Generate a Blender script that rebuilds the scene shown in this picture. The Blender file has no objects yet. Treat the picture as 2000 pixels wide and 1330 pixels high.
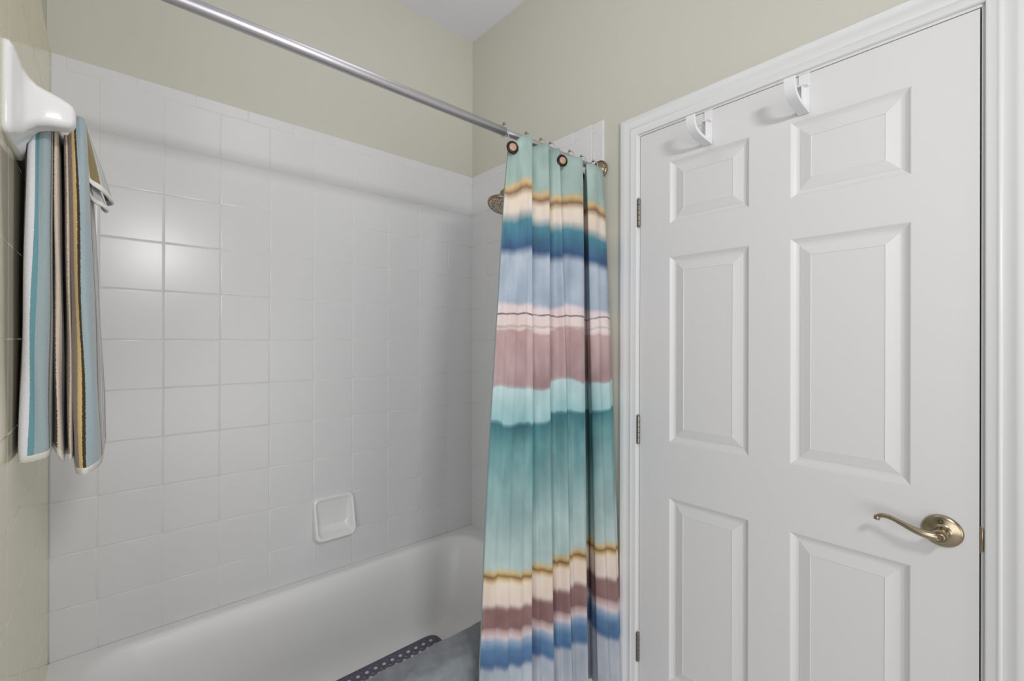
import bpy, bmesh, math, random
from mathutils import Vector, Matrix
random.seed(7)
S = bpy.context.scene
COL = S.collection
PI = math.pi

# ------------------------------------------------------------------ camera
XB, YA, XC = 1.367, 1.8275, -.1165        # right wall, back wall, left wall planes
CAMZ = 1.345
CEIL = CAMZ + 1.489
RIM = CAMZ - .912
ZT = CAMZ + .812                           # top of the tile
T = .1543                                  # tile pitch
U0 = .139                                  # a vertical joint on the back wall
TUBY = 1.065                               # outer face of the tub
F_PX, YAW, PITCH, ROLL = 892.4, .84301, .00094, .00266
v = Vector((math.cos(YAW)*math.cos(PITCH), math.sin(YAW)*math.cos(PITCH), math.sin(PITCH)))
r = Vector((math.sin(YAW), -math.cos(YAW), 0)); u = r.cross(v)
R_ = r*math.cos(ROLL) + u*math.sin(ROLL)
U_ = -r*math.sin(ROLL) + u*math.cos(ROLL)
cd = bpy.data.cameras.new('camera'); cam = bpy.data.objects.new('camera', cd); COL.objects.link(cam)
cd.sensor_width = 36; cd.lens = 36*F_PX/2000; cd.clip_start = .02; cd.clip_end = 50
cam.matrix_world = Matrix(((R_.x, U_.x, -v.x, 0), (R_.y, U_.y, -v.y, 0), (R_.z, U_.z, -v.z, CAMZ), (0, 0, 0, 1)))
S.camera = cam

# ------------------------------------------------------------------ light
w = bpy.data.worlds.new('world'); S.world = w; w.use_nodes = True
bg = w.node_tree.nodes['Background']; bg.inputs[0].default_value = (1, 1, 1, 1); bg.inputs[1].default_value = .13
def area(name, loc, target, sx, sy, energy, color=(1, 1, 1)):
    ld = bpy.data.lights.new(name, 'AREA'); ld.shape = 'RECTANGLE'; ld.size = sx; ld.size_y = sy
    ld.energy = energy; ld.color = color
    o = bpy.data.objects.new(name, ld); COL.objects.link(o); o.location = loc
    o.rotation_euler = (Vector(target)-Vector(loc)).to_track_quat('-Z', 'Y').to_euler()
    return o
area('vanity_lamp', (.27, -.55, 1.985), (.75, 1.2, 1.5), .24, .10, 9.6, (1, .993, .98))
ld = bpy.data.lights.new('overhead_fill', 'POINT'); ld.energy = 2.2; ld.shadow_soft_size = .2  # added soft fill under the ceiling, no real fixture there
lo = bpy.data.objects.new('overhead_fill', ld); COL.objects.link(lo); lo.location = (.55, .85, 2.46)
area('right_fill', (1.25, -2.1, .9), (-.1, 1.6, .7), 2.0, 1.8, 20)  # added fill from behind on the right, no real window
area('low_fill', (-.2, -2.4, .6), (.4, 1.6, .4), 2.6, 1.0, 12)  # added low fill to lift the tub and lower tile
area('left_fill', (-2.0, -1.3, 1.1), (1.2, 1.5, .7), 2.8, 1.9, 42)  # added broad fill from the left, stands for no real opening
S.view_settings.view_transform = 'Standard'; S.view_settings.look = 'None'
S.view_settings.gamma = 1; S.view_settings.use_curve_mapping = False
S.view_settings.exposure = 0.08

# ------------------------------------------------------------------ helpers
def lin(c):
    return tuple((x/255/12.92 if x/255 <= .04045 else ((x/255+.055)/1.055)**2.4) for x in c) + (1,)
def tag(o, label=None, cat=None, group=None, kind=None):
    for k, val in (('label', label), ('category', cat), ('group', group), ('kind', kind)):
        if val: o[k] = val
    return o
def empty(name, loc=(0, 0, 0)):
    o = bpy.data.objects.new(name, None); COL.objects.link(o); o.location = loc; o.empty_display_size = .05
    return o
def bev(o, wdt, seg=2, ang=35):
    m = o.modifiers.new('bevel', 'BEVEL'); m.width = wdt; m.segments = seg; m.limit_method = 'ANGLE'; m.angle_limit = math.radians(ang)
    return o
def obj(name, verts, faces, mat, parent=None, smooth=False, uvs=None):
    me = bpy.data.meshes.new(name); me.from_pydata([tuple(p) for p in verts], [], faces)
    if smooth: me.polygons.foreach_set('use_smooth', [True]*len(me.polygons))
    if uvs:
        L = me.uv_layers.new(name='uv')
        for lp in me.loops: L.data[lp.index].uv = uvs[lp.vertex_index]
    me.materials.append(mat); me.update()
    o = bpy.data.objects.new(name, me); COL.objects.link(o)
    if parent:
        o.parent = parent; o.matrix_parent_inverse = Matrix.Translation(parent.location).inverted() if parent.parent is None else Matrix()
        if parent.parent is not None:
            o.matrix_parent_inverse = Matrix.Translation(-(parent.parent.location)) if False else Matrix()
    return o
def fixn(o):
    bm = bmesh.new(); bm.from_mesh(o.data); bmesh.ops.recalc_face_normals(bm, faces=bm.faces); bm.to_mesh(o.data); bm.free(); return o
class MB:
    def __init__(s): s.v = []; s.f = []
    def box(s, a, b):
        i = len(s.v); (x0, y0, z0), (x1, y1, z1) = a, b
        s.v += [(x0,y0,z0),(x1,y0,z0),(x1,y1,z0),(x0,y1,z0),(x0,y0,z1),(x1,y0,z1),(x1,y1,z1),(x0,y1,z1)]
        s.f += [tuple(i+k for k in q) for q in ((3,2,1,0),(4,5,6,7),(0,1,5,4),(1,2,6,5),(2,3,7,6),(3,0,4,7))]
        return s
    def rings(s, rs, closed=True, cap0=False, cap1=False):
        i = len(s.v); n = len(rs[0])
        for q in rs: s.v += [tuple(p) for p in q]
        for a in range(len(rs)-1):
            for k in range(n if closed else n-1):
                k2 = (k+1) % n
                s.f.append((i+a*n+k, i+a*n+k2, i+(a+1)*n+k2, i+(a+1)*n+k))
        if cap0: s.f.append(tuple(i+k for k in range(n))[::-1])
        if cap1: s.f.append(tuple(i+(len(rs)-1)*n+k for k in range(n)))
        return s
    def tube(s, pts, rad, n=12, cap=True):
        pts = [Vector(p) for p in pts]; rad = rad if isinstance(rad, (list, tuple)) else [rad]*len(pts)
        rs = []; nrm = None
        for k, p in enumerate(pts):
            t = (pts[min(k+1, len(pts)-1)]-pts[max(k-1, 0)]).normalized()
            if nrm is None: nrm = t.orthogonal().normalized()
            nrm = (nrm - t*nrm.dot(t)).normalized(); b = t.cross(nrm)
            rs.append([p+(nrm*math.cos(2*PI*j/n)+b*math.sin(2*PI*j/n))*rad[k] for j in range(n)])
        return s.rings(rs, True, cap, cap)
    def lathe(s, org, axis, prof, n=32):         # prof: (distance along axis, radius)
        axis = Vector(axis).normalized(); a = axis.orthogonal().normalized(); b = axis.cross(a); org = Vector(org)
        return s.rings([[org+axis*h+(a*math.cos(2*PI*j/n)+b*math.sin(2*PI*j/n))*max(rr, 1e-4) for j in range(n)] for h, rr in prof], True, True, True)
    def torus(s, c, ax, Rr, rr, n=28, m=8):
        ax = Vector(ax).normalized(); a = ax.orthogonal().normalized(); b = ax.cross(a); c = Vector(c)
        rs = []
        for j in range(n+1):
            d = a*math.cos(2*PI*j/n)+b*math.sin(2*PI*j/n)
            rs.append([c+d*(Rr+rr*math.cos(2*PI*k/m))+ax*rr*math.sin(2*PI*k/m) for k in range(m)])
        return s.rings(rs)
    def go(s, name, mat, parent=None, smooth=False, sharp=None):
        o = fixn(obj(name, s.v, s.f, mat, parent, smooth))
        if smooth and sharp: autosharp(o, sharp)
        return o
def autosharp(o, ang=35):
    bm = bmesh.new(); bm.from_mesh(o.data)
    for e in bm.edges:
        if len(e.link_faces) == 2 and e.calc_face_angle(0) > math.radians(ang): e.smooth = False
    bm.to_mesh(o.data); bm.free()
def catmull(P, n):
    out = []
    P = [Vector(p) for p in P]
    for i in range(len(P)-1):
        p0 = P[max(i-1, 0)]; p1 = P[i]; p2 = P[i+1]; p3 = P[min(i+2, len(P)-1)]
        for k in range(n):
            t = k/n
            out.append(.5*((2*p1)+(-p0+p2)*t+(2*p0-5*p1+4*p2-p3)*t*t+(-p0+3*p1-3*p2+p3)*t**3))
    out.append(P[-1]); return out

# ------------------------------------------------------------------ materials
def mat(name, col, rough=.5, metal=0, spec=.5, bump=None, var=None, coat=0, ior=1.5):
    m = bpy.data.materials.new(name); m.use_nodes = True; nt = m.node_tree; N = nt.nodes; b = N['Principled BSDF']
    b.inputs['Base Color'].default_value = lin(col); b.inputs['Roughness'].default_value = rough
    b.inputs['Metallic'].default_value = metal; b.inputs['Specular IOR Level'].default_value = spec
    b.inputs['Coat Weight'].default_value = coat; b.inputs['IOR'].default_value = ior
    tc = N.new('ShaderNodeTexCoord')
    if bump:
        sc, st, dist = bump
        nz = N.new('ShaderNodeTexNoise'); nz.inputs['Scale'].default_value = sc; nz.inputs['Detail'].default_value = 4
        nt.links.new(tc.outputs['Object'], nz.inputs['Vector'])
        bp = N.new('ShaderNodeBump'); bp.inputs['Strength'].default_value = st; bp.inputs['Distance'].default_value = dist
        nt.links.new(nz.outputs['Fac'], bp.inputs['Height']); nt.links.new(bp.outputs[0], b.inputs['Normal'])
    if var:
        sc, amt = var
        nz = N.new('ShaderNodeTexNoise'); nz.inputs['Scale'].default_value = sc; nz.inputs['Detail'].default_value = 3
        nt.links.new(tc.outputs['Object'], nz.inputs['Vector'])
        mx = N.new('ShaderNodeMix'); mx.data_type = 'RGBA'
        c = lin(col); mx.inputs[6].default_value = tuple(x*(1-amt) for x in c[:3])+(1,); mx.inputs[7].default_value = tuple(min(1, x*(1+amt)) for x in c[:3])+(1,)
        nt.links.new(nz.outputs['Fac'], mx.inputs[0]); nt.links.new(mx.outputs[2], b.inputs['Base Color'])
    return m
M_wall = mat('beige_wall_paint', (203, 201, 189), .6, spec=.3, bump=(260, .12, .001), var=(2.5, .02))
M_ceil = mat('white_ceiling_paint', (232, 232, 240), .8, spec=.2, bump=(200, .15, .001))
M_floor = mat('cream_floor_tile', (205, 203, 199), .4)
M_tile = mat('white_glazed_tile', (219, 219, 220), .26, spec=.5, bump=(9, .05, .002))
M_grout = mat('light_grout', (222, 222, 221), .6)
M_cgrout = mat('warm_cast_grout', (205, 200, 182), .5)  # warm light cast put into the grout colour of the left wall
M_tub = mat('white_tub_enamel', (242, 242, 242), .34, spec=.5)
M_door = mat('white_door_paint', (219, 218, 218), .42, spec=.4, bump=(340, .06, .0006))
M_trim = mat('white_trim_gloss', (222, 222, 222), .33, spec=.45)
M_dark = mat('dark_gap', (40, 38, 36), .9)
M_cer = mat('white_ceramic', (232, 232, 232), .16, spec=.55)
M_plas = mat('white_plastic', (228, 228, 230), .4)
M_nick = mat('aged_nickel', (172, 158, 134), .28, metal=1)
M_bron = mat('antique_bronze', (160, 140, 118), .35, metal=1)
M_dbron = mat('dark_bronze', (58, 46, 36), .35, metal=.8)
M_hinge = mat('dull_hinge_metal', (142, 136, 128), .35, metal=1)
M_rod = mat('satin_rod_metal', (196, 194, 198), .42, metal=1)
M_cab = mat('pink_brown_cabochon', (178, 142, 124), .3)
M_mat = mat('slate_purple_vinyl', (98, 95, 112), .4)

def wallc_tile():                              # white tile, warm light cast put into diffuse and glaze colours
    m = bpy.data.materials.new('warm_cast_tile'); m.use_nodes = True; nt = m.node_tree; N = nt.nodes; N.clear()
    o = N.new('ShaderNodeOutputMaterial'); d = N.new('ShaderNodeBsdfDiffuse'); g = N.new('ShaderNodeBsdfGlossy'); mx = N.new('ShaderNodeMixShader'); fr = N.new('ShaderNodeFresnel')
    d.inputs[0].default_value = lin((226, 222, 202)); g.inputs[0].default_value = (.97, .95, .84, 1); g.inputs['Roughness'].default_value = .05
    fr.inputs[0].default_value = 1.5
    nt.links.new(fr.outputs[0], mx.inputs[0]); nt.links.new(d.outputs[0], mx.inputs[1]); nt.links.new(g.outputs[0], mx.inputs[2]); nt.links.new(mx.outputs[0], o.inputs[0])
    return m
M_ctile = wallc_tile()

# ------------------------------------------------------------------ room shell
o = MB().box((XC-.12, YA+.008, 0), (XB+.12, YA+.12, CEIL)).go('wall_back', M_wall); tag(o, kind='structure')
WB = XB
bm_ = MB()
DY0, DY1, DZ = .063, .876, CAMZ+.699       # door slab edges and top
GAP = .0024
bm_.box((WB, DY1+.02, 0), (WB+.12, YA+.008, CEIL))
bm_.box((WB, DY0-.02, DZ+.02), (WB+.12, DY1+.02, CEIL))
bm_.box((WB, -1.3, 0), (WB+.12, DY0-.02, CEIL))
wall_r = tag(bm_.go('wall_right', M_wall), kind='structure')
wall_l = tag(MB().box((XC-.12, .95, 0), (XC-.008, YA+.008, CEIL)).go('wall_left', M_wall), kind='structure')
tag(MB().box((XC-.12, -1.3, CEIL), (XB+.12, YA+.12, CEIL+.1)).go('ceiling', M_ceil), kind='structure')
tag(MB().box((XC-.7, -1.3, -.1), (XB+.9, YA+.12, 0)).go('floor', M_floor), kind='structure')

def tiles(name, org, du, dv, nrm, cells, mt, parent, thick=.008, g=.0006, rr=.0018, jit=.0006):
    """cells: (u0,u1,v0,v1) rectangles on the plane; pillowed glazed tiles with rounded edges"""
    org, du, dv, nrm = map(Vector, (org, du, dv, nrm)); b = MB()
    for (a0, a1, b0, b1) in cells:
        ta, tb = random.uniform(-jit, jit), random.uniform(-jit, jit); rs = []
        for ins, h in ((g, -thick), (g, -rr*.9), (g+rr*.3, -rr*.3), (g+rr, -.0001), (g+rr*2.2, 0)):
            q = []
            for (x, y) in ((a0+ins, b0+ins), (a1-ins, b0+ins), (a1-ins, b1-ins), (a0+ins, b1-ins)):
                hh = h + (ta*(x-(a0+a1)/2)/.15+tb*(y-(b0+b1)/2)/.15 if h > -thick else 0)
                q.append(org+du*x+dv*y+nrm*hh)
            rs.append(q)
        b.rings(rs, True, False, True)
    o = b.go(name, mt, parent, smooth=True)
    for p in o.data.polygons: p.use_smooth = p.area < .003
    autosharp(o, 60)
    return o
def grid_cells(us, vs): return [(us[i], us[i+1], vs[j], vs[j+1]) for i in range(len(us)-1) for j in range(len(vs)-1)]
vrow = [RIM-.002]+[CAMZ+.001+k*T for k in range(-5, 6)]      # horizontal joints
# last full joint, then the bullnose row
vtop = vrow[-1]
surA = empty('wall_tile', (0, YA, 0)); tag(surA, kind='structure')
usA = [XC]+[U0+k*T for k in range(-1, 8)]+[XB]
cellsA = grid_cells(usA, vrow)
bn = [XC]+[U0+(k+.54)*T for k in range(-2, 7)]+[XB]
bn = [x for x in bn if XC <= x <= XB]
dish = (U0+3*T, U0+4*T, CAMZ+.001-5*T, CAMZ+.001-4*T)
cellsA = [c for c in cellsA if not (abs(c[0]-dish[0]) < .01 and abs(c[2]-dish[2]) < .01)]
tiles('tile_field', (0, YA, 0), (1, 0, 0), (0, 0, 1), (0, -1, 0), cellsA+grid_cells(bn, [vtop, ZT]), M_tile, surA)
MB().box((XC, YA+.0009, RIM-.05), (XB, YA+.0079, ZT-.002)).go('grout_bed', M_grout, surA)
surB = empty('wall_tile', (XB, 0, 0)); tag(surB, kind='structure')
yj = YA-.121
TE = 1.0275                                   # outer edge of the tile on the right wall
usB = [TE]+[TE+.0505]+[yj-k*T for k in range(3, -1, -1)]+[YA]
XBf = XB-.008                                 # tile face stands proud of the paint
tiles('tile_field', (XBf+.0, 0, 0), (0, 1, 0), (0, 0, 1), (-1, 0, 0), grid_cells(usB, vrow)+grid_cells([TE, TE+.0505]+[yj-(k+.5)*T for k in range(3, -1, -1)]+[YA], [vtop, ZT]), M_tile, surB)
MB().box((XBf+.0009, TE+.002, RIM-.05), (XB, YA, ZT-.002)).go('grout_bed', M_grout, surB)
surC = empty('wall_tile', (XC, 0, 0)); tag(surC, kind='structure')
usC = [.98]+[YA-.121-k*T for k in range(4, -1, -1)]+[YA]
tiles('tile_field', (XC, 0, 0), (0, 1, 0), (0, 0, 1), (1, 0, 0), grid_cells(usC, vrow+[ZT]), M_ctile, surC, jit=0, rr=.0005, g=.0004)
MB().box((XC-.0079, .98, RIM-.05), (XC-.0004, YA, ZT-.002)).go('grout_bed', M_cgrout, surC)

# ------------------------------------------------------------------ soap dish
def rrect(cx, cy, hx, hy, rad, n=6):
    out = []
    for (sx, sy, a0) in ((1, 1, 0), (-1, 1, PI/2), (-1, -1, PI), (1, -1, 1.5*PI)):
        for k in range(n+1):
            a = a0+PI/2*k/n
            out.append((cx+sx*(hx-rad)+rad*math.cos(a), cy+sy*(hy-rad)+rad*math.sin(a)))
    return out
sx0, sx1, sz0, sz1 = dish; cx, cz = (sx0+sx1)/2, (sz0+sz1)/2
sd = empty('soap_dish', (cx, YA, cz)); tag(sd, 'white ceramic recessed soap dish set into the tiled back wall above the bathtub', 'soap dish')
b = MB()
def sr(hx, hy, rad, y, zsh=0, tilt=0, xc=0):
    return [(cx+xc+px, YA+y+(-tilt*(.5-pz/(2*hy)) if hy else 0), cz+zsh+pz) for px, pz in rrect(0, 0, hx, hy, rad)]
H = T/2+.003
b.rings([sr(H, H, .016, .006), sr(H, H, .018, -.003, 0, .024), sr(H-.0015, H-.0015, .024, -.008, 0, .034), sr(H-.006, H-.006, .024, -.0105, 0, .039),
         sr(H-.0105, H-.012, .021, -.0085, .0005, .037), sr(H-.014, H-.018, .017, -.004, .001, .026), sr(H-.018, H-.025, .016, .001, .003, .012),
         sr(H-.026, H-.036, .014, .004, .006, .004), sr(H-.04, H-.048, .012, .005, .008, .001)], True, False, True)
b.go('dish_body', M_cer, sd, smooth=True)

# ------------------------------------------------------------------ bathtub
def rr3(x0, x1, y0, y1, rad, z, n=8):
    return [(px, py, z) for px, py in rrect((x0+x1)/2, (y0+y1)/2, (x1-x0)/2, (y1-y0)/2, rad, n)]
X0, X1, Y0, Y1 = XC-.004, XB-.004, TUBY, YA+.001
tb = empty('bathtub', (.6, 1.45, 0)); tag(tb, 'white enamel alcove bathtub under the tiled walls', 'bathtub')
rs = [rr3(X0, X1, Y0, Y1, .004, 0), rr3(X0, X1, Y0, Y1, .004, RIM-.014), rr3(X0+.001, X1-.001, Y0+.002, Y1-.001, .005, RIM-.006), rr3(X0+.003, X1-.003, Y0+.008, Y1-.002, .01, RIM)]
inner = [(0, 0, .10), (.004, -.0008, .10), (.010, -.004, .102), (.016, -.011, .105), (.021, -.022, .108), (.030, -.07, .11), (.043, -.15, .115), (.056, -.22, .12), (.068, -.27, .12), (.082, -.305, .12), (.10, -.325, .12), (.13, -.336, .11), (.18, -.340, .08)]
for k, (ins, dz, rad) in enumerate(inner):
    e = ins*(1.5 if k > 4 else 1)
    rs.append(rr3(X0+.07+e*1.6, X1-.075-e, Y0+.085+ins, Y1-.036-ins, rad, RIM+.001+dz))
tubm = MB().rings(rs, True, False, True).go('tub_shell', M_tub, tb, smooth=True); autosharp(tubm, 50)
MB().lathe((1.13, 1.46, RIM-.339), (0, 0, 1), [(0, .034), (.002, .034), (.004, .030), (.004, .022), (-.002, .018)], 24).go('drain', M_nick, tb, smooth=True)

# bath mat inside the tub: real holes
pm = .0345; bx = MB(); holes = []
nx, ny = 20, 11; ox, oy = .9775-18.5*pm+.5*pm-.0, 1.638
zf = RIM-.337
bm_top = []
def cellring(cx_, cy_, z, rad, n=12):
    sq = []; ci = []
    for k in range(n):
        a = 2*PI*(k+.5)/n-PI/4; c, s_ = math.cos(a), math.sin(a); m_ = max(abs(c), abs(s_))
        sq.append((cx_+c/m_*pm/2, cy_+s_/m_*pm/2, z)); ci.append((cx_+c*rad, cy_+s_*rad, z))
    return sq, ci
for i in range(nx):
    for j in range(ny):
        cx_, cy_ = ox+i*pm, oy-j*pm
        sq, ci = cellring(cx_, cy_, zf+.006, .0078); lo = [(p[0], p[1], zf+.001) for p in ci]
        bx.rings([sq, ci, lo])
xa, xb_, ya_, yb_ = ox-pm/2, ox+(nx-.5)*pm, oy-(ny-.5)*pm, oy+pm/2
def ringr(d, z, rad): return rr3(xa-d, xb_+d, ya_-d, yb_+d, rad, z, 5)
def ringsq(z):
    # inner boundary with the same vertex count as the rounded ring
    out = []
    for (px, py) in ((xb_, yb_), (xa, yb_), (xa, ya_), (xb_, ya_)): out += [(px, py, z)]*6
    return out
bx.rings([ringsq(zf+.006), ringr(.018, zf+.006, .035), ringr(.021, zf+.0045, .037), ringr(.021, zf+.0005, .037)])
tmat = bx.go('bath_mat', M_mat); tag(tmat, 'slate purple vinyl non-slip mat with round holes lying in the bathtub', 'bath mat')
nb = MB()
for i in range(nx):
    for j in range(ny): nb.lathe((ox+i*pm, oy-j*pm, zf+.002), (0, 0, 1), [(0, .0078), (.0035, .0078), (.0055, .0062), (.0062, .003), (.0064, .0005)], 12)
nb.go('nub_pattern', mat('pale_lavender_nubs', (214, 212, 226), .4), tmat, smooth=True)

# ------------------------------------------------------------------ draped bath rug
def rug_mat():
    m = mat('grey_green_terry', (128, 138, 140), .95, spec=.1); nt = m.node_tree; N = nt.nodes; b = N['Principled BSDF']
    tc = N.new('ShaderNodeTexCoord'); nz = N.new('ShaderNodeTexNoise'); nz.inputs['Scale'].default_value = 420; nz.inputs['Detail'].default_value = 3
    nz2 = N.new('ShaderNodeTexNoise'); nz2.inputs['Scale'].default_value = 26; nz2.inputs['Detail'].default_value = 4
    cr = N.new('ShaderNodeValToRGB'); cr.color_ramp.elements[0].position = .35; cr.color_ramp.elements[0].color = lin((124, 124, 133)); cr.color_ramp.elements[1].position = .62; cr.color_ramp.elements[1].color = lin((137, 145, 147))
    b.inputs['Sheen Weight'].default_value = .4
    bp = N.new('ShaderNodeBump'); bp.inputs['Strength'].default_value = .6; bp.inputs['Distance'].default_value = .003
    L = nt.links; L.new(tc.outputs['Object'], nz.inputs[0]); L.new(tc.outputs['Object'], nz2.inputs[0]); L.new(nz2.outputs[0], cr.inputs[0]); L.new(cr.outputs[0], b.inputs['Base Color']); L.new(nz.outputs[0], bp.inputs['Height']); L.new(bp.outputs[0], b.inputs['Normal'])
    return m
M_rug = rug_mat()
prof = catmull([(1.172, RIM-.11), (1.168, RIM-.04), (1.162, RIM-.002), (1.150, RIM+.012), (1.12, RIM+.014), (1.085, RIM+.014), (1.062, RIM+.009), (1.048, RIM-.012), (1.044, RIM-.06), (1.042, RIM-.16), (1.040, RIM-.27)], 4)
vs, fs = [], []; nxr = 60
for i in range(nxr+1):
    t = i/nxr; x = .22+.715*t
    for j, p in enumerate(prof):
        n_ = .003*math.sin(x*23+j*.35)+.002*math.sin(x*57+j*.9)
        s_ = j/(len(prof)-1)
        vs.append((x+.004*math.sin(j*.5), p[0]-(abs(n_)*(.3+s_*1.2) if s_ > .45 else 0), p[1]+(abs(n_)*.9 if .2 < s_ < .6 else 0)))
for i in range(nxr):
    for j in range(len(prof)-1):
        a = i*len(prof)+j; fs.append((a, a+1, a+len(prof)+1, a+len(prof)))
rug = obj('bath_rug', vs, fs, M_rug, smooth=True); fixn(rug)
sm = rug.modifiers.new('thick', 'SOLIDIFY'); sm.thickness = .009; sm.offset = 0; bev(rug, .003, 2, 60)
tag(rug, 'grey-green terry bath rug folded over the front rim of the bathtub', 'bath rug')

# ------------------------------------------------------------------ shower rod
RY, RZ = 1.040, 1.9735
rod = empty('shower_rod', (XC, RY, RZ)); tag(rod, 'satin metal shower curtain rod crossing above the bathtub', 'shower rod')
def xtube(x0, x1, rad, n=28): return MB().lathe((x0, RY, RZ), (1, 0, 0), [(0, rad-.0008), (.0008, rad), (x1-x0-.0008, rad), (x1-x0, rad-.0008)], n)
xtube(XC+.002, .895, .0127).go('outer_tube', M_rod, rod, smooth=True)
xtube(.80, XB-.010, .0108).go('inner_tube', M_rod, rod, smooth=True)
fl = MB().lathe((XB-.009, RY, RZ), (-1, 0, 0), [(0, .034), (.004, .0345), (.008, .032), (.010, .026), (.013, .022), (.022, .019), (.026, .0135), (.03, .0132)], 36).go('wall_flange', M_bron, rod, smooth=True)
fl2 = MB()
for k in range(24):
    a = 2*PI*k/24; fl2.lathe((XB-.016, RY+.0295*math.cos(a), RZ+.0295*math.sin(a)), (-1, 0, 0), [(0, .0030), (.002, .0026), (.0036, .0012)], 8)
b2 = fl2.go('beaded_edge', M_dbron, fl, smooth=True)
MB().lathe((XC+.001, RY, RZ), (1, 0, 0), [(0, .033), (.006, .032), (.012, .022), (.022, .0135)], 32).go('wall_flange', M_bron, rod, smooth=True)

# ------------------------------------------------------------------ curtain
def curtain_mat():
    m = bpy.data.materials.new('watercolour_curtain'); m.use_nodes = True; nt = m.node_tree; N = nt.nodes; L = nt.links; b = N['Principled BSDF']
    b.inputs['Roughness'].default_value = .62; b.inputs['Specular IOR Level'].default_value = .3; b.inputs['Sheen Weight'].default_value = .15
    uv = N.new('ShaderNodeUVMap'); uv.uv_map = 'uv'; sp = N.new('ShaderNodeSeparateXYZ'); L.new(uv.outputs[0], sp.inputs[0])
    def noise(sx, sy, det, seed):
        mp = N.new('ShaderNodeMapping'); mp.inputs['Scale'].default_value = (sx, sy, 1); mp.inputs['Location'].default_value = (seed, seed*1.7, 0); L.new(uv.outputs[0], mp.inputs[0])
        nz = N.new('ShaderNodeTexNoise'); nz.noise_dimensions = '2D'; nz.inputs['Scale'].default_value = 1; nz.inputs['Detail'].default_value = det; L.new(mp.outputs[0], nz.inputs['Vector']); return nz.outputs[0]
    def math_(op, a, b_=None):
        n = N.new('ShaderNodeMath'); n.operation = op
        for i, q in enumerate((a, b_)):
            if q is None: continue
            if isinstance(q, (int, float)): n.inputs[i].default_value = q
            else: L.new(q, n.inputs[i])
        return n.outputs[0]
    n1 = math_('MULTIPLY', math_('SUBTRACT', noise(5.0, 1.2, 2, 3.1), .5), .08)
    n2 = math_('MULTIPLY', math_('SUBTRACT', noise(26, 9, 4, 9.1), .5), .013)
    z = math_('ADD', math_('ADD', sp.outputs[1], n1), n2)
    zz = math_('DIVIDE', math_('SUBTRACT', z, .25), 1.75)
    cr = N.new('ShaderNodeValToRGB'); cr.color_ramp.interpolation = 'LINEAR'; L.new(zz, cr.inputs[0])
    stops = [(.30, (192, 198, 210)), (.408, (176, 186, 202)), (.424, (40, 100, 158)), (.465, (64, 122, 172)), (.492, (150, 178, 206)), (.500, (226, 208, 210)), (.520, (196, 160, 160)), (.530, (142, 100, 98)), (.582, (148, 106, 102)),
             (.596, (236, 216, 204)), (.655, (240, 222, 200)), (.664, (222, 182, 104)), (.674, (138, 102, 50)), (.684, (222, 186, 104)), (.698, (184, 208, 205)), (1.05, (92, 160, 164)),
             (1.108, (18, 118, 130)), (1.118, (150, 204, 208)), (1.208, (188, 218, 220)), (1.216, (176, 140, 142)), (1.372, (204, 168, 166)), (1.380, (240, 220, 214)), (1.445, (238, 218, 220)), (1.458, (166, 184, 204)), (1.595, (182, 196, 214)), (1.622, (6, 78, 134)), (1.70, (48, 140, 160)),
             (1.735, (238, 222, 208)), (1.772, (242, 224, 200)), (1.795, (150, 106, 60)), (1.812, (222, 184, 112)), (1.83, (164, 193, 184))]
    els = cr.color_ramp.elements
    while len(els) < len(stops): els.new(.5)
    for e, (h, c) in zip(els, stops): e.position = (h-.25)/1.75
    for e, (h, c) in zip(els, stops): e.color = lin(c)
    # thin brown ink lines in the pale pink band
    def band(h, wd, src):
        d = math_('ABSOLUTE', math_('SUBTRACT', src, h)); return math_('LESS_THAN', d, wd)
    z3 = math_('ADD', sp.outputs[1], math_('MULTIPLY', math_('SUBTRACT', noise(9, 3, 3, 5.3), .5), .03))
    ln = math_('MULTIPLY', math_('ADD', band(1.424, .0028, z3), math_('MULTIPLY', band(1.388, .004, z3), .35)), math_('ADD', math_('MULTIPLY', noise(30, 10, 2, 1.1), .8), .3))
    mx = N.new('ShaderNodeMix'); mx.data_type = 'RGBA'; mx.clamp_factor = True; L.new(ln, mx.inputs[0]); L.new(cr.outputs[0], mx.inputs[6]); mx.inputs[7].default_value = lin((112, 76, 78))
    # patchy teal wash under the aqua band
    def gt(a, b_): return math_('GREATER_THAN', a, b_)
    up = N.new('ShaderNodeMapRange'); up.interpolation_type = 'SMOOTHSTEP'; up.inputs[1].default_value = .80; up.inputs[2].default_value = 1.10; L.new(z, up.inputs[0])
    pt = N.new('ShaderNodeMapRange'); pt.interpolation_type = 'SMOOTHSTEP'; pt.inputs[1].default_value = .42; pt.inputs[2].default_value = .66; L.new(noise(13, 1.3, 2, 7.7), pt.inputs[0])
    tw = math_('MULTIPLY', math_('MULTIPLY', math_('MULTIPLY', up.outputs[0], pt.outputs[0]), math_('LESS_THAN', z, 1.112)), .7)
    mt = N.new('ShaderNodeMix'); mt.data_type = 'RGBA'; L.new(tw, mt.inputs[0]); L.new(mx.outputs[2], mt.inputs[6]); mt.inputs[7].default_value = lin((24, 124, 136)); mx = mt
    # watercolour mottling
    mo = N.new('ShaderNodeMix'); mo.data_type = 'RGBA'; mo.blend_type = 'SOFT_LIGHT'; mo.inputs[0].default_value = .6; L.new(mx.outputs[2], mo.inputs[6])
    cm = N.new('ShaderNodeCombineColor'); nn = math_('ADD', math_('MULTIPLY', math_('SUBTRACT', noise(14, 7, 3, 2.2), .5), 1.2), .5)
    for i in range(3): L.new(nn, cm.inputs[i])
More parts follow.
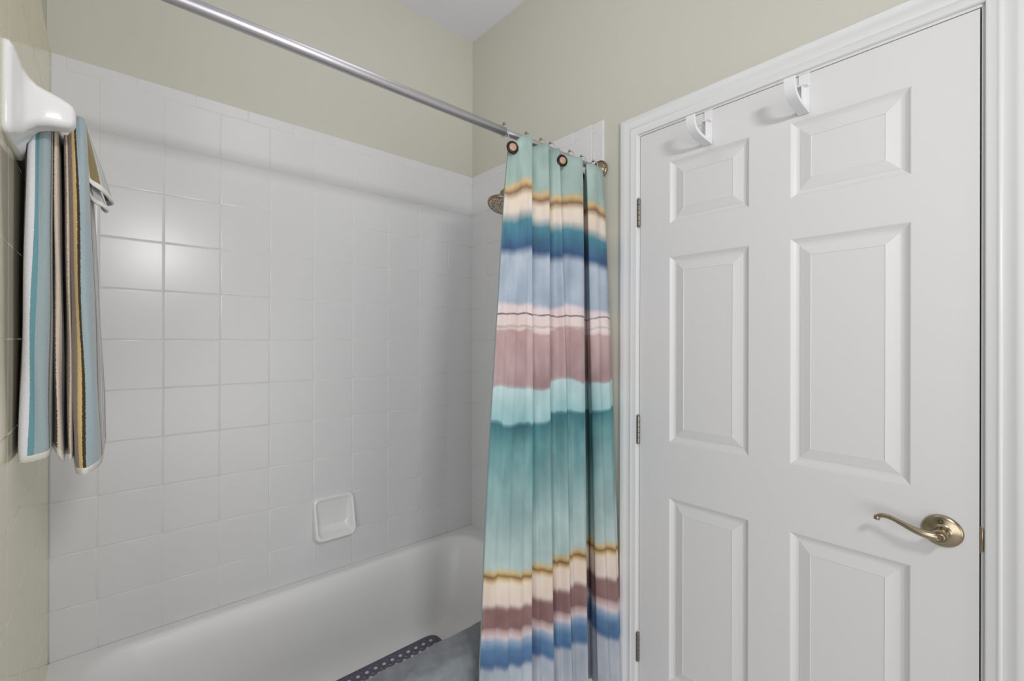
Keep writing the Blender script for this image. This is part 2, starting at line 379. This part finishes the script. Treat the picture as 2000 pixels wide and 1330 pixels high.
    L.new(cm.outputs[0], mo.inputs[7]); hs = N.new('ShaderNodeHueSaturation'); hs.inputs['Saturation'].default_value = .82; hs.inputs['Value'].default_value = .93; L.new(mo.outputs[2], hs.inputs['Color']); L.new(hs.outputs[0], b.inputs['Base Color'])
    # light through thin cloth
    tr = N.new('ShaderNodeBsdfTranslucent'); L.new(hs.outputs[0], tr.inputs[0]); ms = N.new('ShaderNodeMixShader'); ms.inputs[0].default_value = .18
    out = [n for n in N if n.type == 'OUTPUT_MATERIAL'][0]; L.new(b.outputs[0], ms.inputs[1]); L.new(tr.outputs[0], ms.inputs[2]); L.new(ms.outputs[0], out.inputs[0])
    nz = N.new('ShaderNodeTexNoise'); nz.inputs['Scale'].default_value = 6; tc = N.new('ShaderNodeTexCoord'); L.new(tc.outputs['Object'], nz.inputs[0]); bp = N.new('ShaderNodeBump'); bp.inputs['Strength'].default_value = .25; bp.inputs['Distance'].default_value = .01; L.new(nz.outputs[0], bp.inputs['Height']); L.new(bp.outputs[0], b.inputs['Normal'])
    return m
top = [(.895,1.022),(.925,1.000),(.960,.990),(.974,1.040),(1.005,1.012),(1.036,.994),(1.046,1.036),(1.066,1.006),(1.085,.994),(1.094,1.036),(1.120,1.012),(1.160,1.0),(1.208,.998),(1.218,1.04),(1.275,1.052),(1.262,1.03),(1.240,1.006),(1.285,1.0),(1.338,1.010),(1.347,1.040)]
bot = [(.765,.985),(.835,.955),(.912,.940),(.935,.985),(.975,.958),(1.016,.945),(1.030,.985),(1.058,.960),(1.085,.944),(1.098,.992),(1.120,.968),(1.150,.955),(1.176,.944),(1.192,1.02),(1.31,1.045),(1.276,1.0),(1.260,.966),(1.296,.945),(1.340,.938),(1.352,.985)]
ct, cb = catmull([(x, y, 0) for x, y in top], 8), catmull([(x, y, 0) for x, y in bot], 8)
nz_ = 70; zt_, zb_ = 1.962, .13
vs, uvs, fs = [], [], []; n = len(ct)
arc = [0]
for i in range(1, n): arc.append(arc[-1]+(cb[i]-cb[i-1]).length)
for k in range(nz_+1):
    s_ = k/nz_; z = zt_+(zb_-zt_)*s_; e = (zt_-z)/(zt_-.44); e = e**.85
    for i in range(n):
        fold = (.0032+.004*s_)*math.sin(arc[i]*2*PI/.043+1.2*math.sin(z*1.7))*min(1, .35+s_*2)
        wob = .004*math.sin(z*5+i*.13)*min(1, s_*3)
        p = ct[i].lerp(cb[i], e)
        # gathered top edge dips a little between the hooks
        dip = (.016*max(0, (ct[i].y-1.0)/.05) if k == 0 else 0)
        zz_ = z-.034*max(0, 1-i/11)**1.3*(1-min(1, s_*9))-(.022*max(0, min(1, (ct[i].y-.995)/.05)))*(1-min(1, s_*9))
        vs.append((p.x+wob, min(p.y+wob*.6+fold, 1.052), zz_)); un = cb[i].x/.587-1.303; uvs.append((arc[i]*1.0, z+max(0, 1.05-z)*(.19*un-.055)))
for k in range(nz_):
    for i in range(n-1): a = k*n+i; fs.append((a, a+1, a+n+1, a+n))
cur = obj('shower_curtain', vs, fs, curtain_mat(), smooth=True, uvs=uvs)
sm = cur.modifiers.new('thick', 'SOLIDIFY'); sm.thickness = .0008
tag(cur, 'pleated shower curtain with watercolour teal, blue, pink and cream stripes', 'shower curtain')
hem = MB().tube([(vs[k*n][0]-.001, vs[k*n][1], vs[k*n][2]) for k in range(0, nz_+1)], .0016, 6).go('side_hem', mat('hem_thread', (118, 136, 136), .8), cur, smooth=True)

# rings
def ring(x, ry, rz, label):
    t = empty('curtain_ring', (x, RY, RZ))
    pts = [(x, RY+.019*math.sin(a), RZ+.003+.019*math.cos(a)) for a in [PI*1.15-2*PI*.86*k/16 for k in range(17)]]
    pts = pts[:]                                              # loop over the rod
    pts += [(x-.001, (ry+RY)/2, RZ-.022), (x-.002, ry+.004, rz+.014), (x-.002, ry+.003, rz)]
    MB().tube(catmull(pts, 3), .0013, 8).go('hook_wire', M_rod, t, smooth=True)
    MB().lathe((x-.002, ry+.003, rz), (-.35, -1, 0), [(0, .0185), (.0018, .0192), (.0045, .0178), (.0058, .0150), (.0045, .0118), (.0038, .0115)]).go('rosette', M_dbron, t, smooth=True)
    MB().lathe((x-.0026, ry+.0015, rz), (-.35, -1, 0), [(0, .0120), (.0038, .0115), (.0056, .0092), (.0064, .005), (.0066, .001)], 24).go('cabochon', M_cab, t, smooth=True)
    MB().lathe((x-.0015, RY, RZ+.0205), (0, 0, 1), [(0, .0035), (.003, .0042), (.006, .003), (.0075, .001)], 12).go('ball_tip', M_bron, t, smooth=True)
    tag(t, label, 'curtain ring', 'rosette rings holding the shower curtain')
for x, ry, rz, lb in ((.893, .998, 1.912, 'leftmost curtain ring, its bronze rosette hanging clear at the free edge of the curtain'),
                      (.985, 1.030, 1.938, 'curtain ring with half its rosette hidden, behind the first curtain pleat from the left'),
                      (1.050, 1.026, 1.935, 'curtain ring hidden behind the second pleat from the left, only its hook showing'),
                      (1.094, .984, 1.922, 'curtain ring with its whole rosette showing, midway along the gathered curtain'),
                      (1.190, 1.012, 1.925, 'curtain ring behind the widest pleat, only a bronze ball tip on the rod showing'),
                      (1.252, 1.045, 1.930, 'curtain ring in the deep dark fold left of the last pleat'),
                      (1.318, 1.022, 1.925, 'curtain ring nearest the wall, its ball tip beside the wall flange')):
    ring(x, ry, rz, lb)

# ------------------------------------------------------------------ shower head
fc = Vector((1.2102, 1.43, 1.8966)); nrm = Vector((-.42, -.12, -.9)).normalized()
shd = empty('showerhead', (XB-.008, 1.43, 2.01)); tag(shd, 'antique bronze bell shower head on a wall arm behind the curtain', 'shower head')
hd = MB().lathe(fc, -nrm, [(0, .052), (.004, .057), (.009, .058), (.014, .054), (.022, .047), (.034, .036), (.045, .024), (.052, .018), (.060, .016), (.064, .019), (.070, .020), (.078, .013)], 40).go('bell', M_bron, shd, smooth=True)
def nozz_mat():
    m = mat('nozzle_face', (186, 170, 150), .4, metal=.6); nt = m.node_tree; N = nt.nodes; tc = N.new('ShaderNodeTexCoord'); vo = N.new('ShaderNodeTexVoronoi'); vo.inputs['Scale'].default_value = 130
    cr = N.new('ShaderNodeValToRGB'); cr.color_ramp.elements[0].position = .25; cr.color_ramp.elements[0].color = lin((70, 58, 48)); cr.color_ramp.elements[1].position = .42; cr.color_ramp.elements[1].color = lin((206, 190, 172))
    nt.links.new(tc.outputs['Object'], vo.inputs['Vector']); nt.links.new(vo.outputs['Distance'], cr.inputs[0]); nt.links.new(cr.outputs[0], N['Principled BSDF'].inputs['Base Color']); return m
MB().lathe(fc-nrm*.002, nrm, [(0, .050), (.003, .048), (.0045, .042), (.005, .001)], 36).go('spray_face', nozz_mat(), shd, smooth=True)
neck = fc-nrm*.072
MB().tube(catmull([neck, neck-nrm*.02, Vector((1.30, 1.43, 2.03)), Vector((1.34, 1.43, 2.015)), Vector((XB-.012, 1.43, 2.01))], 6), .0095, 16).go('shower_arm', M_bron, shd, smooth=True)
MB().lathe((XB-.0085, 1.43, 2.01), (-1, 0, 0), [(0, .030), (.004, .029), (.010, .016), (.012, .010)], 28).go('arm_flange', M_bron, shd, smooth=True)

# ------------------------------------------------------------------ door
DX = XB
door = empty('door_1', (DX, DY1, 0)); tag(door, kind='structure')
mY = (DY0+DY1)/2; A_, B_ = .0525, .2976
cols = [(mY-B_, mY-A_), (mY+A_, mY+B_)]
rows = [(CAMZ-1.10, CAMZ-.5066), (CAMZ-.326, CAMZ+.274), (CAMZ+.3813, CAMZ+.5835)]
ys = [DY0] + [c for q in cols for c in q] + [DY1]
zs = [.012] + [c for q in rows for c in q] + [DZ]
b = MB()
def dq(y0, y1, z0, z1, x=DX):
    i = len(b.v); b.v += [(x, y0, z0), (x, y1, z0), (x, y1, z1), (x, y0, z1)]; b.f.append((i, i+3, i+2, i+1))
for i in range(5):
    for j in range(7):
        if i in (1, 3) and j in (1, 3, 5):
            y0, y1, z0, z1 = ys[i], ys[i+1], zs[j], zs[j+1]
            rs = []
            for ins, dep in ((0, 0), (.002, .0008), (.0065, .0045), (.012, .0078), (.017, .0092), (.0205, .0092), (.0215, .0082), (.0445, .0025), (.0465, .0018), (.0475, .0030), (.0485, .0030)):
                rs.append([(DX+dep, y0+ins, z0+ins), (DX+dep, y1-ins, z0+ins), (DX+dep, y1-ins, z1-ins), (DX+dep, y0+ins, z1-ins)])
            b.rings(rs, True, False, True)
        else: dq(ys[i], ys[i+1], zs[j], zs[j+1])
i = len(b.v); th = .035
b.v += [(DX, DY0, .012), (DX, DY1, .012), (DX, DY1, DZ), (DX, DY0, DZ), (DX+th, DY0, .012), (DX+th, DY1, .012), (DX+th, DY1, DZ), (DX+th, DY0, DZ)]
b.f += [tuple(i+k for k in q) for q in ((0, 1, 5, 4), (1, 2, 6, 5), (2, 3, 7, 6), (3, 0, 4, 7), (4, 5, 6, 7))]
sl = obj('door_slab', b.v, b.f, M_door, door)
bmm = bmesh.new(); bmm.from_mesh(sl.data); bmesh.ops.remove_doubles(bmm, verts=bmm.verts, dist=1e-5); bmesh.ops.recalc_face_normals(bmm, faces=bmm.faces); bmm.to_mesh(sl.data); bmm.free()

# jamb + casing
fr = empty('trim_1', (DX, DY1, 0)); tag(fr, kind='structure')
jb = MB(); j0, j1, jt = DY0-GAP, DY1+GAP, DZ+GAP
jb.box((DX, j1, 0), (DX+.12, j1+.0165, jt+.0165)); jb.box((DX, j0-.0165, 0), (DX+.12, j0, jt+.0165)); jb.box((DX, j0, jt), (DX+.12, j1, jt+.0165))
jb.box((DX+.037, j1-.012, 0), (DX+.07, j1, jt)); jb.box((DX+.037, j0, 0), (DX+.07, j0+.012, jt)); jb.box((DX+.037, j0+.012, jt-.012), (DX+.07, j1-.012, jt))
jbo = bev(jb.go('jamb', M_trim, fr), .001, 1)
MB().box((DX+.0705, j0, 0), (DX+.0715, j1, jt)).go('gap_backing', M_dark, fr)
cp = [(0, 0), (0, .0075), (.0015, .0095), (.004, .0105), (.0155, .0108), (.0175, .0118), (.0195, .0135), (.022, .0140), (.0245, .0132), (.026, .0118), (.030, .0118), (.036, .0128), (.0415, .0152), (.045, .0172), (.048, .0178), (.058, .0178), (.0605, .0172), (.0625, .0158), (.0635, .013), (.0635, 0)]
rv = .0055
def casing(pathf, name):
    b = MB(); rs = []
    for which in range(4):
        q = []
        for (wd, tk) in cp:
            d = rv+wd
            y, z = [(j1+d, 0), (j1+d, jt+d), (j0-d, jt+d), (j0-d, 0)][which]
            q.append((DX-tk, y, z))
        rs.append(q)
    b.rings(rs, False); o = b.go(name, M_trim, fr, smooth=True); autosharp(o, 40); return o
casing(None, 'casing')

# hinges
for zc in (1.7835, 1.0437, .3010):
    h = MB()
    hy, hx = DY1+.0022, DX-.0058
    for k in range(5):
        z0 = zc-.0445+.0178*k
        h.lathe((hx, hy, z0+.0003), (0, 0, 1), [(0, .0056), (.0006, .0062), (.0166, .0062), (.0172, .0056)], 16)
    h.lathe((hx, hy, zc+.0445), (0, 0, 1), [(0, .0055), (.002, .0060), (.005, .0045), (.0062, .002)], 14)
    h.lathe((hx, hy, zc-.0445), (0, 0, -1), [(0, .0055), (.002, .0060), (.004, .0045)], 14)
    h.box((DX-.0045, DY1-.0005, zc-.044), (DX+.03, DY1+.0008, zc+.044))
    hh = h.go('hinge', M_hinge, door, smooth=True); autosharp(hh, 40)
# strike and latch
MB().box((DX-.0012, j0-.0009, .905), (DX+.03, j0+.0012, .961)).go('strike_plate', M_bron, fr)
lp = MB().lathe((DX-.001, j0-.0022, .933), (0, 0, 1), [(-.024, .0012), (-.022, .0028), (.022, .0028), (.024, .0012)], 12).go('strike_lip', M_nick, fr, smooth=True)

# lever handle
hY, hZ = .1192, .9335
hn = empty('door_handle', (DX, hY, hZ)); hn.parent = door; hn.matrix_parent_inverse = Matrix.Translation(door.location).inverted()
def kid(mb, name, mt, sharp=None):
    o = mb.go(name, mt, None, smooth=True)
    if sharp: autosharp(o, sharp)
    o.parent = hn; o.matrix_parent_inverse = Matrix.Translation(hn.location).inverted(); return o
kid(MB().lathe((DX+.0005, hY, hZ), (-1, 0, 0), [(0, .0335), (.003, .0345), (.0055, .0338), (.008, .031), (.010, .0262), (.0115, .0185), (.0135, .0140), (.020, .0118), (.034, .0112)], 56), 'rose', M_nick, 50)
lev = catmull([(DX-.030, hY-.004, hZ-.001), (DX-.042, hY+.004, hZ-.002), (DX-.050, hY+.018, hZ-.001), (DX-.053, hY+.038, hZ+.003), (DX-.053, hY+.060, hZ+.011), (DX-.052, hY+.080, hZ+.018), (DX-.050, hY+.095, hZ+.0185), (DX-.049, hY+.104, hZ+.013), (DX-.049, hY+.106, hZ+.007)], 6)
nl = len(lev); rad = [.0118-.0068*min(1, k/(nl*.55)) + (.0012 if k > nl*.85 else 0) for k in range(nl)]
kid(MB().tube(lev, rad, 18), 'lever', M_nick)
kid(MB().lathe((DX-.030, hY, hZ-.001), (-1, 0, 0), [(0, .0125), (.010, .0138), (.017, .0135), (.0195, .0120), (.0195, .0088)], 32), 'hub', M_nick, 40)
kid(MB().lathe((DX-.0485, hY, hZ-.001), (-1, 0, 0), [(0, .0086), (.004, .0084), (.0052, .0068), (.0044, .0048), (.0052, .001)], 24), 'privacy_button', M_bron, 50)
kid(MB().lathe((DX-.0095, hY+.002, hZ+.021), (-1, 0, .25), [(-.004, .0046), (.0022, .0044), (.003, .0034), (.0005, .003), (-.001, .001)], 20), 'pin_hole', M_dbron, 50)

# ------------------------------------------------------------------ over-door hooks
def door_hook(yc, label):
    t = empty('over_door_hook', (DX, yc, 1.94)); hw = .0125
    g = .0008
    # strap over the top of the door
    b = MB(); b.box((DX-g-.0022, yc-hw, 1.955), (DX-g, yc+hw, DZ+.0026)); b.box((DX-g-.0022, yc-hw, DZ+.0006), (DX+.036, yc+hw, DZ+.0028))
    bev(b.go('strap', M_plas, t), .0008, 2)
    # J shaped arm: profile in X-Z, extruded along Y
    out = catmull([(0, 1.940), (-.030, 1.941), (-.068, 1.944), (-.094, 1.951), (-.108, 1.964), (-.113, 1.980), (-.112, 1.994)], 5)
    inn = catmull([(-.1055, 1.995), (-.105, 1.982), (-.099, 1.970), (-.086, 1.9595), (-.062, 1.953), (-.028, 1.950), (-.008, 1.951), (0, 1.960)], 5)
    pr_ = [(DX-g-.0022+a.x, a.y) for a in out+inn]
    n_ = len(pr_); b = MB(); b.v = [(x, yc-hw, z) for x, z in pr_]+[(x, yc+hw, z) for x, z in pr_]
    b.f = [tuple(range(n_))[::-1], tuple(range(n_, 2*n_))]+[(k, (k+1) % n_, n_+(k+1) % n_, n_+k) for k in range(n_)]
    bev(b.go('hook_arm', M_plas, t), .0018, 2, 40)
    b = MB(); b.box((DX-g-.021, yc-hw, 2.008), (DX-g-.0015, yc+hw, 2.011)); b.box((DX-g-.0185, yc-.0015, 1.952), (DX-g-.0015, yc+.0015, 2.009))
    bev(b.go('support_rib', M_plas, t), .0006, 1)
    tag(t, label, 'door hook', 'white hooks over the top of the door')
for y_, lb in ((.6395, 'white plastic over-door hook nearer the shower curtain, above the narrow left top panel'),
               (.3855, 'white plastic over-door hook farther from the curtain, above the right top door panel')):
    door_hook(y_, lb)

# ------------------------------------------------------------------ towel bar with ceramic posts
BY, BZ, BX = 1.100, 1.735, XC+.060
tbar = empty('towel_bar', (XC, BY, BZ)); tag(tbar, 'white ceramic towel bar bracket and rod fixed to the left wall inside the shower', 'towel bar')
def post(yc, sgn):
    b = MB(); rs = []
    for x, hy_, z0, z1, rd in ((0, .084, -.076, .066, .012), (.007, .084, -.076, .066, .014), (.0115, .078, -.071, .061, .014), (.016, .036, -.060, .050, .014), (.023, .030, -.047, .039, .014), (.032, .026, -.037, .030, .013), (.045, .0235, -.032, .025, .012), (.058, .022, -.030, .020, .011), (.069, .0205, -.028, .015, .011), (.0745, .018, -.0245, .011, .010), (.078, .012, -.018, .004, .008)):
        rs.append([(XC+x, yc+py, BZ+(z0+z1)/2+pz) for py, pz in rrect(0, 0, hy_, (z1-z0)/2, rd)])
    b.rings(rs, True, True, True); return b.go('bracket', M_cer, tbar, smooth=True)
post(BY, 1); post(1.60, -1)
MB().lathe((BX, BY+.005, BZ-.008), (0, 1, 0), [(0, .0095), (.49, .0095)], 20).go('bar', M_cer, tbar, smooth=True)

# ------------------------------------------------------------------ towels
def stripe_mat(name, seq, hemv=.02, vfac=1):
    m = mat(name, (200, 200, 200), .95, spec=.08); nt = m.node_tree; N = nt.nodes; L = nt.links; b = N['Principled BSDF']
    uv = N.new('ShaderNodeUVMap'); uv.uv_map = 'uv'; sp = N.new('ShaderNodeSeparateXYZ'); L.new(uv.outputs[0], sp.inputs[0])
    tc = N.new('ShaderNodeTexCoord'); nz = N.new('ShaderNodeTexNoise'); nz.inputs['Scale'].default_value = 600; nz.inputs['Detail'].default_value = 2; L.new(tc.outputs['Object'], nz.inputs[0])
    mu = N.new('ShaderNodeMath'); mu.operation = 'MULTIPLY_ADD'; L.new(nz.outputs[0], mu.inputs[0]); mu.inputs[1].default_value = .008; L.new(sp.outputs[0], mu.inputs[2])
    cr = N.new('ShaderNodeValToRGB'); cr.color_ramp.interpolation = 'CONSTANT'; L.new(mu.outputs[0], cr.inputs[0]); els = cr.color_ramp.elements
    while len(els) < len(seq): els.new(.5)
    for e, (p, c) in zip(els, seq): e.position = p+.004
    for e, (p, c) in zip(els, seq): e.color = lin(c)
    els[0].position = 0
    lt = N.new('ShaderNodeMath'); lt.operation = 'LESS_THAN'; L.new(sp.outputs[1], lt.inputs[0]); lt.inputs[1].default_value = hemv
    mx = N.new('ShaderNodeMix'); mx.data_type = 'RGBA'; L.new(lt.outputs[0], mx.inputs[0]); L.new(cr.outputs[0], mx.inputs[6]); mx.inputs[7].default_value = lin((232, 230, 224)); L.new(mx.outputs[2], b.inputs['Base Color'])
    bp = N.new('ShaderNodeBump'); bp.inputs['Strength'].default_value = .7; bp.inputs['Distance'].default_value = .0018; L.new(nz.outputs[0], bp.inputs['Height']); L.new(bp.outputs[0], b.inputs['Normal'])
    b.inputs['Sheen Weight'].default_value = .3
    return m
def drape(name, tops, bots, zt, zbf, mt, nseg=6, nz=40, thick=.004, sag=None, parent=None):
    """tops/bots: plan points (x, y, u, z_bottom)"""
    Pt = catmull([(a[0], a[1], 0) for a in tops], nseg); Pb = catmull([(a[0], a[1], 0) for a in bots], nseg)
    Uu = []; Zb = []
    for i in range(len(tops)-1):
        for k in range(nseg):
            t = k/nseg; Uu.append(tops[i][2]*(1-t)+tops[i+1][2]*t); Zb.append(bots[i][2]*(1-t)+bots[i+1][2]*t)
    Uu.append(tops[-1][2]); Zb.append(bots[-1][2])
    vs, uv, fs = [], [], []; n = len(Pt)
    for k in range(nz+1):
        s_ = k/nz
        for i in range(n):
            p = Pt[i].lerp(Pb[i], sag(s_) if sag else s_); z = zt+(Zb[i]-zt)*s_
            vs.append((p.x+.0012*math.sin(z*21+i*.4)*s_, p.y+.002*math.sin(z*15+i*.5), z)); uv.append((Uu[i], (1-s_)))
    for k in range(nz):
        for i in range(n-1): a = k*n+i; fs.append((a, a+1, a+n+1, a+n))
    o = obj(name, vs, fs, mt, parent, smooth=True, uvs=uv)
    m = o.modifiers.new('thick', 'SOLIDIFY'); m.thickness = thick; m.offset = 0
    return o
WHT, TEAL, BLU, SAGE, BRN, CRM, TAU, YEL, GRY, OLV = (226, 226, 232), (112, 158, 168), (162, 178, 184), (166, 178, 170), (92, 78, 66), (226, 208, 190), (148, 132, 120), (216, 184, 128), (178, 180, 176), (142, 126, 90)
seq = [(0, GRY), (.10, BRN), (.115, WHT), (.165, TEAL), (.205, BLU), (.30, BRN), (.307, SAGE), (.35, TAU), (.37, BRN), (.40, CRM), (.425, BRN), (.47, TAU), (.49, CRM), (.51, BRN), (.54, TAU), (.57, CRM), (.59, TAU), (.61, BRN), (.63, TAU), (.668, YEL), (.686, (70, 60, 46)), (.696, BLU), (.78, GRY), (.80, BRN), (.81, GRY), (.86, WHT), (.88, GRY), (.92, WHT), (.94, TAU), (.97, WHT)]
M_tow = stripe_mat('striped_terry', seq, .018)
Tt = [(-.104, 1.44, 0), (-.106, 1.24, .08), (-.098, 1.150, .115), (-.086, 1.142, .19), (-.074, 1.146, .30), (-.072, 1.20, .35), (-.069, 1.165, .40), (-.066, 1.18, .43), (-.064, 1.27, .47), (-.059, 1.22, .49), (-.055, 1.165, .57), (-.052, 1.20, .60), (-.050, 1.165, .65), (-.040, 1.150, .70), (-.031, 1.160, .78), (-.028, 1.24, .83), (-.026, 1.44, 1)]
Tb = [(-.106, 1.44, 1.13), (-.110, 1.24, 1.132), (-.108, 1.145, 1.137), (-.094, 1.134, 1.135), (-.076, 1.145, 1.140), (-.072, 1.21, 1.150), (-.064, 1.165, 1.140), (-.058, 1.18, 1.120), (-.056, 1.22, 1.125), (-.050, 1.20, 1.130), (-.046, 1.160, 1.125), (-.043, 1.19, 1.13), (-.038, 1.155, 1.10), (-.024, 1.142, 1.10), (-.010, 1.165, 1.106), (-.004, 1.25, 1.11), (.002, 1.40, 1.115)]
tow = drape('bath_towel', Tt, Tb, 1.752, None, M_tow, sag=lambda s: s**.9)
tag(tow, 'long striped terry towel in teal, grey and brown hanging from the towel bar', 'towel')
# the fold that lies over the bar
vs, fs, uv = [], [], []; nA = 14
for i in range(25):
    y = 1.15+.30*i/24
    for k in range(nA+1):
        a = PI*k/nA; sc = 1+.05*math.sin(i*1.3)
        vs.append((BX-.012+.0+(-.034*math.cos(a))*sc-.0, y, 1.744+.020*math.sin(a)*sc)); uv.append((.1+.8*k/nA, .5))
for i in range(24):
    for k in range(nA): a = i*(nA+1)+k; fs.append((a, a+1, a+nA+2, a+nA+1))
fo = obj('top_fold', vs, fs, M_tow, tow, smooth=True, uvs=uv); m_ = fo.modifiers.new('thick', 'SOLIDIFY'); m_.thickness = .004

M_wash = stripe_mat('washcloth_terry', [(0, GRY), (.06, (206, 202, 188)), (.11, OLV), (.25, (206, 202, 188)), (.29, (190, 192, 200)), (.42, (214, 212, 200)), (.46, GRY), (.6, (206, 202, 188)), (.7, OLV)], .09)
Wt = [(-.040, 1.175, 0), (-.034, 1.185, .14), (-.028, 1.21, .3), (-.026, 1.25, .5), (-.026, 1.30, .75), (-.028, 1.36, 1)]
Wb = [(-.028, 1.18, 1.655), (-.018, 1.185, 1.640), (-.004, 1.20, 1.632), (.008, 1.235, 1.628), (.012, 1.285, 1.632), (.004, 1.34, 1.64)]
ws = drape('washcloth', Wt, Wb, 1.752, None, M_wash, sag=lambda s: s**.85, thick=.004)
tag(ws, 'short striped washcloth in olive, cream and grey over the bar beside the long towel', 'washcloth')
Wt2 = [(-.036, 1.19, 0), (-.032, 1.20, .3), (-.031, 1.22, .5), (-.031, 1.25, .75), (-.032, 1.30, 1)]
Wb2 = [(-.024, 1.19, 1.622), (-.014, 1.205, 1.612), (.000, 1.225, 1.606), (.002, 1.255, 1.606), (-.004, 1.29, 1.62)]
drape('inner_layer', Wt2, Wb2, 1.70, None, M_wash, parent=ws)
